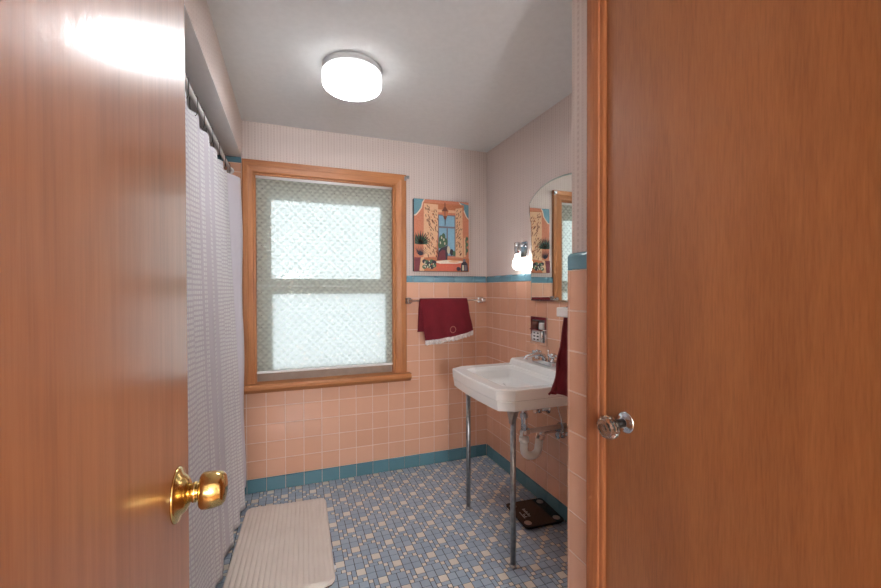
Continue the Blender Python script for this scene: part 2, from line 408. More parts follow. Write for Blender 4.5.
# ------------------------------------------------------------------ wall tile, real bevelled tiles
def tiles(mb, to3, u_edges, v_edges, holes, thick, m=0, g=.0011, e=.0016, tilt=.00022):
    for a0, a1 in zip(u_edges, u_edges[1:]):
        for b0, b1 in zip(v_edges, v_edges[1:]):
            rs = [(a0 + g, b0 + g, a1 - g, b1 - g)]
            for (h0, k0, h1, k1) in holes:
                nr = []
                for (x0, y0, x1, y1) in rs:
                    if x1 <= h0 or x0 >= h1 or y1 <= k0 or y0 >= k1: nr.append((x0, y0, x1, y1)); continue
                    if y0 < k0: nr.append((x0, y0, x1, k0 - .0005))
                    if y1 > k1: nr.append((x0, k1 + .0005, x1, y1))
                    c0, c1 = max(y0, k0), min(y1, k1)
                    if x0 < h0: nr.append((x0, c0, h0 - .0005, c1))
                    if x1 > h1: nr.append((h1 + .0005, c0, x1, c1))
                rs = nr
            for (x0, y0, x1, y1) in rs:
                if x1 - x0 < .006 or y1 - y0 < .006: continue
                va = random.random(); dz = [random.uniform(-tilt, tilt) for _ in range(4)]
                o = [mb.b.verts.new(to3(*p, thick * .35)) for p in ((x0, y0), (x1, y0), (x1, y1), (x0, y1))]
                q = [mb.b.verts.new(to3(*p, thick + d_)) for p, d_ in zip(((x0 + e, y0 + e), (x1 - e, y0 + e), (x1 - e, y1 - e), (x0 + e, y1 - e)), dz)]
                mb.face(q, m, va)
                for k in range(4): mb.face([o[k], o[(k + 1) % 4], q[(k + 1) % 4], q[k]], m, va)
def edges(lo, hi, o, p):
    k = math.ceil((lo - o) / p - .05); r = [lo]
    while o + k * p < hi - .004:
        if o + k * p > lo + .004: r.append(o + k * p)
        k += 1
    return r + [hi]
def grout_slab(mb, to3, rects, depth, m):
    for (x0, y0, x1, y1) in rects:
        mb.quad([to3(x0, y0, depth), to3(x1, y0, depth), to3(x1, y1, depth), to3(x0, y1, depth)], m)
TH = .010
back3 = lambda u, z, d: (u, D + W - d, z)
right3 = lambda u, z, d: (R + W - d, u, z)
vz = [B + k * P for k in range(12)]
hole = (-.2745, .612, .7435, 3)
mb = MB()
tiles(mb, back3, edges(-.275, R, -.1496, P), vz, [hole], TH)
grout_slab(mb, back3, [(-.275, B, R, .612), (.7435, .612, R, TB)], TH * .82, 1)
o = mb.build('wall_tile', ['pink', 'grout'], wall_back)
mb = MB(); tiles(mb, back3, edges(LT, -.275, -.1496, P), [B + k * P for k in range(18)] + [2.0], [], TH); grout_slab(mb, back3, [(LT, B, -.275, 2.0)], TH * .82, 1)
mb.build('alcove_tile', ['pink', 'grout'], wall_back)
mb = MB(); tiles(mb, right3, edges(YP, D, 2.571, P), vz, [(1.914, .918, 2.064, 1.074)], TH)
grout_slab(mb, right3, [(YP, B, 1.914, TB), (2.064, B, D, TB), (1.914, B, 2.064, .918), (1.914, 1.074, 2.064, TB)], TH * .82, 1)
mb.build('wall_tile', ['pink', 'grout'], wall_right)

def cap_run(name, to3, edges_, z0, z1, th, label, mat='blue', round_=.012, parent=None):
    mb = MB()
    for a, b in zip(edges_, edges_[1:]):
        a += .0011; b -= .0011
        if b - a < .006: continue
        pr = [(z0 + .001, .001), (z0 + .001, th - .0016), (z0 + .0026, th)]
        zc = z1 - round_
        for k in range(6):
            t = k / 5 * PI / 2; pr.append((zc + round_ * math.sin(t), th - round_ * (1 - math.cos(t)) if round_ < th else th * (math.cos(t) * .98 + .02)))
        pr.append((z1, .0005))
        va = random.random()
        A = [mb.b.verts.new(to3(a, z, d)) for z, d in pr]; Bv = [mb.b.verts.new(to3(b, z, d)) for z, d in pr]
        for i in range(len(pr) - 1): mb.face([A[i], A[i + 1], Bv[i + 1], Bv[i]], 0, va, i > 2)
        mb.face(A, 0, va); mb.face(Bv[::-1], 0, va)
    lo, hi = edges_[0], edges_[-1]
    grout_slab(mb, to3, [(lo, z0, hi, z1 - .004)], th * .6, 1)
    return struct(mb.build(name, [mat, 'grout'], parent), label, name.split('_')[0])
cap_run('trim_1', back3, edges(.7435, R - TH, .793, .155), TB, TT, .013, 'blue tile cap strip below the painting on the window wall')
cap_run('trim_2', right3, edges(YP + .012, D - TH, 2.452, .155), TB, TT, .013, 'blue tile cap strip along the sink wall')
cap_run('trim_3', back3, edges(LT, -.2755, -.43, .155), 2.0, 2.036, .013, 'short blue tile cap under the soffit left of window')
cap_run('baseboard_back', back3, edges(-.34, R - TH, -.1496, P), 0, B, .012, 'teal tile baseboard below the window', 'teal', .006)
cap_run('baseboard_right', right3, edges(YP + .012, D - TH, 2.571, P), 0, B, .012, 'teal tile baseboard behind the sink legs', 'teal', .006)
# closet partition tile (tile face RP, bullnose corner at YP)
mb = MB(); clos3 = lambda u, z, d: (PX - d, u, z)
tiles(mb, clos3, [.809, YP - .010], [B + k * P for k in range(-1, 12)], [], PX - RP, 0)
grout_slab(mb, clos3, [(.809, 0, YP - .004, TB)], .0105, 1)
# rounded corner column
for k in range(-1, 11 + 1):
    z0, z1 = max(0, B + k * P) + .001, B + (k + 1) * P - .001
    if k == 11: break
    va = random.random(); pr = []
    for q in range(7):
        t = q / 6 * PI / 2; r_ = .008
        pr.append((RP + r_ - r_ * math.cos(t), YP - r_ + r_ * math.sin(t)))
    A = [mb.b.verts.new((x, y, z0)) for x, y in [(RP, YP - .0095)] + pr]; Bv = [mb.b.verts.new((x, y, z1)) for x, y in [(RP, YP - .0095)] + pr]
    for i in range(len(A) - 1): mb.face([A[i], A[i + 1], Bv[i + 1], Bv[i]], 0, va, True)
face3 = lambda u, z, d: (u, PY + d, z)
tiles(mb, face3, edges(RP + .009, R - TH, .83, P), [B + k * P for k in range(-1, 12)], [], YP - PY, 0)
grout_slab(mb, face3, [(RP + .004, 0, R, TB)], .0068, 1)
struct(mb.build('trim_4', ['pink', 'grout']), 'pink tile facing on the closet partition corner', 'trim')
mb = MB(); pr = []
zt = TT + .001
def capcol(x0, y0, z0, z1):
    mbx = mb
    # L shaped blue bullnose with rounded top, wraps the corner
    ring_b, rows = [], []
    for zz, ins in ((z0, 0), (z1 - .012, 0), (z1 - .006, .0016), (z1 - .002, .005), (z1, .011)):
        pts = [(RP + ins, .809)]
        for q in range(7):
            t = q / 6 * PI / 2; r_ = .008
            pts.append((RP + ins + r_ - r_ * math.cos(t), YP - ins - r_ + r_ * math.sin(t)))
        pts.append((R - TH, YP - ins)); rows.append([mbx.b.verts.new((x, y, zz)) for x, y in pts])
    for a, b in zip(rows, rows[1:]):
        for i in range(len(a) - 1): mbx.face([a[i], a[i + 1], b[i + 1], b[i]], 0, .3, True)
    va, vb = rows[0][0].co, rows[-1][0].co
capcol(RP, YP, TB + .001, TT)
struct(mb.build('trim_5', ['blue']), 'blue rounded tile cap wrapping the closet partition corner', 'trim')

# ------------------------------------------------------------------ window
win = thing('window_1', 'honey wood framed sash window behind a lace shade', 'window', (.22, D, WZ0)); win['kind'] = 'structure'
def cas_profile(mb, pts_outer, pts_inner, m): pass
yb, yf = D + W - .001, D - .018
OX0, OX1, OZ1 = -.2735, .7425, 2.026
IX0, IX1, IZ1 = -.213, .664, 1.951
def board(name, quad, mat, parent, sgn):
    # quad: outer a, outer b, inner b, inner a in (x, z); moulded section from outer to inner edge
    mb = MB(); n = 8; A, Bq, Cq, Dq = [Vector(q) for q in quad]
    prof = [(0, 0), (0, .85), (.05, 1), (.45, 1), (.52, .9), (.8, .72), (.94, .70), (1, .55), (1, 0)]
    r1 = []; r2 = []
    for t, h in prof:
        p = A.lerp(Dq, t); q = Bq.lerp(Cq, t); y = yb - h * (yb - yf)
        r1.append(mb.b.verts.new((p.x, y, p.y))); r2.append(mb.b.verts.new((q.x, y, q.y)))
    for i in range(len(prof) - 1): mb.face([r1[i], r1[i + 1], r2[i + 1], r2[i]], 0)
    mb.face(r1, 0); mb.face(r2[::-1], 0)
    return mb.build(name, [mat], parent)
SZ = .668
board('casing_board', [(OX0, SZ), (OX0, OZ1), (IX0, IZ1), (IX0, SZ)], 'casing', win, 1)
board('casing_board', [(OX1, SZ), (OX1, OZ1), (IX1, IZ1), (IX1, SZ)], 'casing', win, 1)
board('casing_board', [(OX0, OZ1), (OX1, OZ1), (IX1, IZ1), (IX0, IZ1)], 'casing_x', win, 1)
mb = MB(); mb.prism([(D - .055, .634), (D - .060, .640), (D - .060, .656), (D - .052, .6675), (D + .03, .6675), (D + .03, .655), (D + .003, .655), (D - .006, .62), (D - .03, .613), (D - .045, .625)], 'x', -.285, .765, 0)
mb.build('window_stool', ['casing_x'], win)
mb = MB()   # jamb liner
mb.box((IX0 - .0, D + .001, .668), (IX0 + .012, D + .13, IZ1)); mb.box((IX1 - .012, D + .001, .668), (IX1, D + .13, IZ1)); mb.box((IX0 + .012, D + .001, IZ1 - .012), (IX1 - .012, D + .13, IZ1)); mb.box((IX0, D + .031, .640), (IX1, D + .138, .668))
mb.build('jamb_liner', ['casing'], win)
def sash(name, x0, x1, z0, z1, gx0, gx1, gz0, gz1, ya, yb_, mat, pane, botmat=None):
    mb = MB(); mb.box((x0, ya, z0), (gx0, yb_, z1)); mb.box((gx1, ya, z0), (x1, yb_, z1)); mb.box((gx0, ya, gz1), (gx1, yb_, z1)); mb.box((x0 if botmat else gx0, ya - (.0005 if botmat else 0), z0), (x1 if botmat else gx1, yb_ + (.0005 if botmat else 0), gz0), 1 if botmat else 0)
    s = mb.build(name, [mat] + ([botmat] if botmat else []), win)
    mb = MB(); ym = (ya + yb_) / 2; mb.box((gx0 - .002, ym - .002, gz0 - .002), (gx1 + .002, ym + .002, gz1 + .002)); p = mb.build('pane', [pane], s)
    return s
ix0, ix1 = IX0 + .012, IX1 - .012
us = sash('upper_sash', ix0, ix1, 1.265, IZ1 - .012, -.118, .585, 1.312, 1.815, D + .078, D + .108, 'sash', 'pane')
ls = sash('lower_sash', ix0, ix1, .669, 1.262, -.112, .612, .735, 1.212, D + .042, D + .072, 'sash', 'pane2', 'sashdark')
mb = MB(); mb.prism([(x, z) for x, z in ((-.02, 0), (.02, 0), (.012, .012), (-.012, .012))], 'y', D + .05, D + .066, 0); 
for v in mb.b.verts: v.co.x += .16; v.co.z += 1.262
mb.build('sash_lock', ['sash'], ls)
mb = MB(); mb.prism([(x, z) for x, z in ((-.02, 0), (.02, 0), (.012, .012), (-.012, .012))], 'y', D + .05, D + .066, 0)
for v in mb.b.verts: v.co.x += .42; v.co.z += 1.262
mb.build('sash_lock', ['sash'], ls)

# roller shade
shd = thing('roller_shade', 'pale lace roller shade pulled down inside the wood window frame', 'window shade', (.22, D + .02, 1.93))
mb = MB(); mb.grid(lambda a, b: (-.199 + a * .848, D + .020 + .0012 * math.sin(a * 9) * (1 - b), .735 + b * 1.20), 40, 40, 0)
mb.build('lace_panel', ['lace'], shd, False)
mb = MB(); mb.tube([(-.201, D + .022, 1.934), (.651, D + .022, 1.934)], .011, 0, 16); mb.build('roller', ['rod'], shd)
mb = MB(); mb.box((-.201, D + .010, .722), (.651, D + .026, .736), 0, .003); mb.build('hem_bar', ['whiteplastic'], shd)
mb = MB()
for k in range(12): mb.lathe([(.0028, 0), (.0028, .0012)], (-.165 + k * .072, D + .0185, 1.865), (0, -1, 0), 0, 8)
for k in range(15): mb.lathe([(.0024, 0), (.0024, .0012)], (.622, D + .0185, 1.80 - k * .072), (0, -1, 0), 0, 8)
for k in range(15): mb.lathe([(.0024, 0), (.0024, .0012)], (-.172, D + .0185, 1.80 - k * .072), (0, -1, 0), 0, 8)
mb.build('border_knots', ['darkmetal'], shd)['kind'] = 'stuff'

# casing corner bracket
brk = thing('curtain_rod_bracket', 'small grey metal curtain bracket on the top right window frame corner', 'bracket', (.738, D - .02, 2.0))
mb = MB(); mb.box((.728, D - .0215, 1.985), (.7425, D - .0185, 2.015), 0, .001); mb.build('mounting_plate', ['dullchrome'], brk)
mb = MB(); mb.box((.738, D - .050, 1.990), (.741, D - .0215, 2.010), 0, .001); mb.box((.734, D - .052, 1.990), (.755, D - .049, 2.012), 0, .001); mb.build('hook_arm', ['dullchrome'], brk)

# ------------------------------------------------------------------ painting on canvas
pic = thing('canvas_painting', 'canvas painting of an orange room with lantern and patterned curtains', 'painting', (1.0, D - .01, 1.36))
x0, x1, z0, z1 = .792, 1.206, 1.366, 1.868; yb2, yf2 = D + .003, D - .030
mb = MB(); mb.box((x0, yf2, z0), (x1, yb2, z1), 0, .002)
M['canvas'] = mottled('canvas_edge_paint', (58, 52, 60), (88, 70, 66), .8, 20)
mb.build('stretched_canvas', ['canvas'], pic)
PC = {'peach': (196, 120, 90), 'cream': (218, 174, 136), 'blue': (96, 142, 156), 'sky': (126, 168, 190), 'orange': (184, 108, 70), 'brown': (104, 52, 36), 'dark': (44, 36, 48), 'green': (62, 92, 66), 'red': (190, 90, 68), 'white': (226, 208, 188), 'grey': (110, 100, 108), 'wine': (108, 44, 52), 'lite': (206, 196, 170)}
keys = list(PC); 
for k in keys: M['pnt_' + k] = mottled('paint_' + k, PC[k], tuple(min(255, c + 14) for c in PC[k]), .7, 90, .15)
mb = MB(); depth = [yf2 - .0004]
W_, H_ = x1 - x0, z1 - z0
def shp(col, pts):
    # pts in crop pixels (of 350 x 475) -> picture
    depth[0] -= .00004
    mb.face([mb.b.verts.new((x0 + u / 350 * W_, depth[0], z1 - v / 475 * H_)) for u, v in pts], keys.index(col))
def rect(col, a, b, c, d): shp(col, [(a, b), (c, b), (c, d), (a, d)])
def ell(col, cx, cy, rx, ry, n=20, a0=0, a1=2 * PI): shp(col, [(cx + rx * math.cos(a0 + (a1 - a0) * i / n), cy + ry * math.sin(a0 + (a1 - a0) * i / n)) for i in range(n if a1 - a0 > 6.2 else n + 1)])
rect('peach', 1, 1, 349, 474)
shp('blue', [(1, 1), (62, 1), (50, 22), (44, 55), (26, 84), (10, 104), (1, 106)]); shp('blue', [(349, 20), (290, 5), (310, 28), (322, 60), (336, 96), (349, 112)])
shp('white', [(1, 106), (10, 104), (26, 84), (44, 55), (50, 22), (62, 1), (68, 1), (56, 26), (50, 60), (30, 92), (12, 112), (1, 113)])
shp('white', [(290, 5), (310, 28), (322, 60), (336, 96), (349, 112), (349, 120), (332, 102), (316, 64), (304, 34), (282, 5)])
rect('orange', 62, 22, 318, 60); rect('cream', 150, 62, 262, 80)
shp('cream', [(62, 28), (150, 30), (150, 200), (140, 300), (136, 375), (58, 385)]); shp('cream', [(262, 50), (308, 40), (312, 380), (262, 375)])
rect('grey', 150, 95, 262, 372); rect('sky', 156, 102, 256, 172); rect('sky', 156, 184, 204, 366); rect('sky', 212, 184, 256, 366)
random.seed(3)
for _ in range(85):
    u = random.uniform(66, 144); v = random.uniform(36, 372); shp('brown', [(u, v), (u + 4, v - 1), (u + 9, v + 13), (u + 5, v + 14)])
for _ in range(44):
    u = random.uniform(266, 303); v = random.uniform(50, 368); shp('brown', [(u, v), (u + 4, v - 1), (u - 2, v + 13), (u - 6, v + 12)])
for _ in range(26):
    u = random.uniform(66, 144); v = random.uniform(36, 372); shp('orange', [(u, v), (u + 5, v + 2), (u + 4, v + 9), (u - 1, v + 6)])
# lantern
shp('brown', [(190, 14), (194, 14), (196, 40), (188, 40)]); shp('brown', [(176, 66), (192, 36), (210, 66)]); shp('orange', [(172, 68), (214, 68), (206, 104), (180, 104)]); shp('brown', [(172, 66), (214, 66), (214, 72), (172, 72)])
shp('brown', [(180, 104), (206, 104), (198, 128), (188, 128)]); shp('dark', [(190, 128), (196, 128), (195, 168), (191, 168)]); rect('dark', 190, 70, 194, 104)
# plant left
for a in range(-7, 8):
    t = a / 7 * 1.35 - PI / 2; c, s_ = math.cos(t), math.sin(t); cx, cy, l_ = 38, 300, 95 - abs(a) * 4
    tx, ty = cx + c * l_, cy + s_ * l_; tx = max(3, tx); shp('green' if a % 2 else 'dark', [(cx - 3, cy), (cx + c * l_ * .5 - s_ * 5, cy + s_ * l_ * .5 + c * 5), (tx, ty), (cx + c * l_ * .5 + s_ * 5, cy + s_ * l_ * .5 - c * 5), (cx + 3, cy)])
for a in range(-6, 7):
    t = a / 6 * 1.2 - PI / 2; c, s_ = math.cos(t), math.sin(t); cx, cy, l_ = 36, 372, 70
    shp('dark', [(cx - 3, cy), (max(3, cx + c * l_), cy + s_ * l_), (cx + 5, cy)])
rect('wine', 1, 385, 40, 474); rect('orange', 40, 385, 349, 474); shp('cream', [(40, 385), (60, 380), (60, 474), (30, 474)])
# centre plant and figure
for (u, v, r1, r2) in ((168, 262, 15, 30), (182, 245, 12, 26), (176, 292, 22, 24), (196, 276, 12, 24), (160, 300, 14, 22)): ell('green', u, v, r1, r2)
for (u, v) in ((170, 250), (184, 262), (162, 284), (190, 288)): ell('lite', u, v, 4, 9)
shp('dark', [(140, 400), (150, 340), (166, 318), (186, 312), (204, 300), (210, 330), (206, 400)]); shp('wine', [(144, 398), (156, 346), (176, 330), (192, 334), (196, 400)])
ell('lite', 214, 330, 10, 26); ell('dark', 234, 345, 12, 22); ell('green', 250, 352, 10, 18)
shp('white', [(118, 410), (200, 398), (300, 402), (312, 412), (240, 426), (160, 424)]); ell('cream', 248, 408, 34, 8)
shp('red', [(130, 424), (300, 420), (288, 470), (140, 470)])
for k in range(10): ell('green' if k % 2 else 'dark', 62 + (k % 5) * 15, 410 + (k // 5) * 26 + (k % 3) * 5, 14, 14)
for k in range(16): ell('lite', 60 + random.random() * 66, 404 + random.random() * 50, 3, 5)
shp('dark', [(292, 472), (296, 420), (318, 398), (338, 420), (342, 472)]); rect('lite', 302, 430, 314, 466); rect('grey', 318, 430, 332, 466); ell('grey', 316, 398, 10, 10); ell('dark', 278, 456, 14, 14)
for a in range(6): ell('green', 334 - a % 2 * 10, 250 + a * 20, 8, 14)
shp('cream', [(312, 250), (322, 240), (326, 372), (312, 376)])
mb.build('painted_scene', ['pnt_' + k for k in keys], pic, False)

# ------------------------------------------------------------------ towel bars and towels
def bar(label, a, b, axis, wallpos, group=None):
    pass
tb = thing('towel_bar', 'chrome towel bar on the window wall under the painting', 'towel bar', (1.03, D - .006, 1.162))
for xx in (.752, 1.306):
    mb = MB(); mb.box((xx - .021, D - .018, 1.140), (xx + .021, D - .0065, 1.184), 0, .003); mb.box((xx - .013, D - .078, 1.148), (xx + .013, D - .018, 1.176), 0, .003); mb.build('bracket', ['chrome'], tb)
mb = MB(); mb.box((.765, D - .0715, 1.157), (1.293, D - .0605, 1.168), 0, .002); mb.build('rail', ['chrome'], tb)

def towel_grid(name, parent, fn, nu, nv, mat, th, uvf=None, label=None):
    mb = MB(); mb.grid(fn, nu, nv, 0); o = mb.build(name, [mat], parent, False); solidify(o, th, 0)
    for p in o.data.polygons: p.use_smooth = True
    if label: o['label'] = label
    return o
tw = thing('hand_towel', 'maroon hand towel with white lace hem on the bar under the painting', 'towel', (1.0, D - .066, 1.17), 'maroon hand towels')
def t1(a, b, lace=0):
    # b: 0 front bottom ... over bar ... 1 back bottom
    yb_ = D - .066; r = .012
    fl, bl = .275, .215
    tot = fl + bl + PI * r; s = b * tot
    xl, xr = .822, 1.172
    if s < fl:
        h = (fl - s) / fl; zz = 1.163 - (fl - s) * (1 - .20 * a * 1.0) - (.0 if True else 0); zz -= .012 * math.sin(a * PI) * h
        y = yb_ - r - .010 * h - .008 * math.sin(a * 11) * (.3 + .7 * h) - .005 * math.sin(a * 23 + 1) * h
        x = xl + (xr - xl) * a + h * (.028 + .018 * a) + .004 * math.sin(zz * 40) * (a - .5)
    elif s < fl + PI * r:
        t = (s - fl) / r; zz = 1.163 + (r + .001) * math.sin(t); y = yb_ - r * math.cos(t); x = xl + (xr - xl) * a
    else:
        h = (s - fl - PI * r) / bl; zz = 1.163 - h * bl; y = yb_ + r + .003 * h; x = xl - .012 * h + (xr - xl) * a
    return (x, y, zz)
towel_grid('cloth', tw, t1, 46, 56, 'maroon', .006)
def lace1(a, b):
    x, y, z = t1(a, 0); n = abs(math.sin(a * PI * 15)); return (x, y - .002 + .006 * math.sin(a * 75) * b, z + .004 - b * (.026 + .008 * n))
towel_grid('lace_hem', tw, lace1, 120, 4, 'laceedge', .003, label='white scalloped lace hem')
mb = MB(); cx, cz = t1(.56, 0)[0], t1(.56, 0)[2] + .052; yy = t1(.56, .06)[1] - .0042
ringp = [(cx + .020 * math.cos(k / 16 * 2 * PI), yy, cz + .021 * math.sin(k / 16 * 2 * PI)) for k in range(17)]
mb.tube(ringp, .0022, 0, 6, False)
for k in range(12):
    t = k / 12 * 2 * PI; mb.lathe([(.0004, 0), (.0042, .0012), (.0004, .0026)], (cx + .021 * math.cos(t), yy + .001, cz + .022 * math.sin(t)), (0, -1, 0), 0, 6)
mb.build('embroidered_wreath', ['emb'], tw)['label'] = 'tan embroidered wreath'

tb2 = thing('towel_bar', 'towel bar on the closet partition, its square white post showing beside the tile edge', 'towel bar', (1.0, YP, 1.17))
for xx in (.752, 1.25):
    mb = MB(); mb.box((xx - .014, YP + .0015, 1.156), (xx + .014, YP + .083, 1.184), 0, .003); mb.build('bracket', ['rod'], tb2)
mb = MB(); mb.tube([(.766, YP + .070, 1.170), (1.236, YP + .070, 1.170)], .007, 0, 14); mb.build('rail', ['rod'], tb2)
tw2 = thing('hand_towel', 'maroon towel seen edge-on, hanging in front of the sink beside the partition', 'towel', (.95, YP + .07, 1.17), 'maroon hand towels')
def t2(a, b):
    yc = YP + .070; r = .013; zc = 1.170; fl, bl = .252, .30; tot = fl + bl + PI * r; s = b * tot; xl, xr = .771, 1.09
    if s < fl:
        h = (fl - s) / fl; z = zc - (fl - s); y = yc + r + .052 * h ** 1.15 * (1 - .35 * a) + .010 * math.sin(a * 14) * h; x = xl + (xr - xl) * a - .006 * h + .004 * math.sin(z * 60) * h
    elif s < fl + PI * r:
        t = (s - fl) / r; z = zc + r * math.sin(t); y = yc + r * math.cos(t); x = xl + (xr - xl) * a
    else:
        h = (s - fl - PI * r) / bl; z = zc - h * bl; y = yc - r - .004 * h; x = xl - .004 * h + (xr - xl) * a
    return (x, y, z)
towel_grid('cloth', tw2, t2, 40, 60, 'maroon', .009)
def hem2(a, b):
    x, y, z = t2(a, 0); return (x - .006 * b * (1 - a), y + .010 * b * math.sin(a * 70) + .006 * b, z + .004 - b * .016)
towel_grid('ruffled_hem', tw2, hem2, 160, 3, 'maroon', .004)
def side2(a, b):
    # gathered inner fold that closes the hanging end
    h = b; z = 1.158 - h * .246; yA = t2(0, 0)[1]; y0_ = YP + .070 - .004; y1_ = YP + .070 + .010 + .05 * h ** 1.15
    return (.772 + .012 * math.sin(a * PI) * h + .002 * math.sin(z * 90), y0_ + (y1_ - y0_) * a, z)
towel_grid('inner_fold', tw2, side2, 14, 30, 'maroon', .006)
def lace2(a, b):
    x, y, z = t2(a, 1); return (x, y + .001, z + .003 - b * (.016 + .005 * abs(math.sin(a * 40))))
towel_grid('lace_hem', tw2, lace2, 60, 3, 'laceedge', .003, label='white lace hem')

# ------------------------------------------------------------------ bath mat
bm_ = thing('bath_mat', 'ribbed beige bath mat beside the shower curtain', 'bath mat', (-.04, 2.09, 0))
def rr(cx, cy, hx, hy, r, n=8):
    out = []
    for sx, sy, a0 in ((1, 1, 0), (-1, 1, PI / 2), (-1, -1, PI), (1, -1, 3 * PI / 2)):
        for k in range(n + 1): t = a0 + k / n * PI / 2; out.append((cx + sx * (hx - r) + r * math.cos(t), cy + sy * (hy - r) + r * math.sin(t)))
    return out
MXL, MXR, MY0, MY1 = -.243, .184, 1.715, 2.458
def matfn(a, b):
    # a across with ribs, b along; superellipse-like rounded corners
    y = MY0 + (MY1 - MY0) * b; r = .05; dy = min(y - MY0, MY1 - y); ins = 0 if dy > r else r - math.sqrt(max(0, r * r - (r - dy) ** 2))
    xa, xb = MXL + ins, MXR + ins * -1; x = xa + (xb - xa) * a
    rib = abs(math.sin((x - MXL) / .0215 * PI)) ** .6
    edge = min(1, min(a, 1 - a) * (xb - xa) / .006, dy / .006)
    z = .004 + (.008 + .0055 * rib) * max(.05, edge) ** .5
    shear = -(.016 + .022 * (1 - a)) * (MY1 - y) / (MY1 - MY0)
    z += .010 * math.exp(-((y - MY0) / .03) ** 2) * a * edge
    return (x + shear, y - .028 * (a - .5) * 1.0, z)
mb = MB(); mb.grid(matfn, 420, 60, 0); mb.build('chenille_top', ['mat'], bm_, False)
def matlow(a, b):
    x, y, z = matfn(a, b); return (x + .003 * (.5 - a), y, .0012)
mb = MB(); mb.grid(matlow, 30, 60, 0); o = mb.build('rubber_backing', ['matunder'], bm_, False); solidify(o, .002, 0)
mb = MB(); mb.box((.166, 1.80, .006), (.179, 1.826, .008)); mb.build('care_tag', ['whiteplastic'], bm_)['label'] = 'white care tag'

# ------------------------------------------------------------------ shower curtain, liner, rod, hooks
RX, RZ = -.335, 1.948
rod = thing('shower_rod', 'white shower curtain rod running under the soffit to the window wall', 'curtain rod', (RX, 1.9, RZ))
mb = MB(); mb.tube([(RX, YT + .004, RZ), (RX, D - .012, RZ)], .0095, 0, 16); mb.build('rail', ['rod'], rod)
for yy, dd in ((D - .0075, -1), (YT + .002, 1)):
    mb = MB(); mb.lathe([(.020, 0), (.020, .003), (.015, .008), (.013, .012)], (RX, yy, RZ), (0, dd, 0), 0, 20); mb.build('wall_flange', ['rod'], rod)
def cx_(y, z):
    h = max(0, min(1, (1.90 - z) / 1.90)); base = -.331 + h * (.331 - .291) + h * .03 * max(0, (y - 1.9) / .58)
    amp = .007 + .006 * h
    ph = y * 2 * PI / .19
    return base + amp * math.sin(ph + .9 * h + .5 * math.sin(y * 5)) + .004 * math.sin(ph * 2.3 + 1 + h) * h - .004
yc0, yc1 = 1.10, 2.488
cur = thing('shower_curtain', 'white waffle-weave shower curtain hanging over the tub edge to the floor', 'shower curtain', (-.33, 1.8, 0))
def cf(a, b):
    y = yc0 + (yc1 - yc0) * a; z = .012 + b * (1.90 - .012); y2 = y + .010 * math.sin(z * 3) * a
    sag = 0
    if b > .97: sag = -.006 * (1 - math.cos((y - .04) * 2 * PI / .19)) * (b - .97) / .03
    return (cx_(y, z), y2, z + sag)
mb = MB(); mb.grid(cf, 420, 70, 0, uvf=lambda a, b: (a * 2.2 + .03 * math.sin(b * 3), b * 1.9)); o = mb.build('cloth', ['curtain'], cur, False); solidify(o, .0016, 0)
lin_ = thing('shower_liner', 'plain pale lilac liner edge sticking out between waffle curtain and window frame', 'shower curtain', (-.3, 2.55, .07))
def lf(a, b):
    z = .072 + b * (1.895 - .072)
    y = 1.15 + (2.622 - 1.15) * a; h = (1.90 - z) / 1.9
    t = max(0, (y - 2.44) / .18); t = min(1, t); t = t * t * (3 - 2 * t)
    x = (-.368) + t * (.100 + .007 * h + .004 * math.sin(z * 9) - .006 * (1 - h)) + .004 * math.sin(y * 40) * (1 - t)
    return (x, y - .006 * t * math.sin(z * 2.2), z + .02 * t * 0)
mb = MB(); mb.grid(lf, 260, 40, 0); o = mb.build('vinyl_sheet', ['liner'], lin_, False); solidify(o, .001, 0)
def y_at(px, x): return x / math.tan(math.radians(20.469) + math.atan((px - 440.5) / 399.45))
hooks = [y_at(p, RX) for p in (186, 195.3, 202.3, 210.8, 217.8, 224, 228.5)] 
hooks = [h for h in hooks if h < 2.60] + [hooks[0] - .145 * k for k in (1, 2)]
names_h = ['nearest the door edge', 'second from the door edge', 'third from the door edge', 'fourth from the door edge', 'fifth from the door edge', 'sixth from the door edge', 'seventh from the door edge', 'just hidden behind the open door', 'farthest behind the open door']
for i, yy in enumerate(hooks):
    hk = thing('curtain_hook', 'dark double curtain hook on the white rod, ' + names_h[i], 'curtain hook', (RX, yy, RZ), 'dark hooks along the shower rod')
    mb = MB(); pts = [(RX + .0165 * math.cos(t), yy, RZ + .0165 * math.sin(t)) for t in [math.radians(a) for a in range(-200, 31, 15)]]
    # over the rod, down both sides to the cloth
    pts = [(RX - .012, yy + .004, RZ - .052)] + [(RX - .0125, yy, RZ - .02)] + [(RX + .0125 * math.cos(t), yy, RZ + .0125 * math.sin(t)) for t in [math.radians(a) for a in range(180, -1, -15)]] + [(RX + .0125, yy, RZ - .02), (RX + .012, yy - .004, RZ - .055), (RX + .006, yy - .004, RZ - .066), (RX + .0, yy - .004, RZ - .058)]
    mb.tube(pts, .0016, 0, 6); mb.build('wire', ['darkmetal'], hk)
    mb = MB(); mb.lathe([(.001, -.005), (.004, -.0035), (.0052, 0), (.004, .0035), (.001, .005)], (RX, yy, RZ + .0175), (0, 0, 1), 0, 12); mb.build('ball', ['darkmetal'], hk)

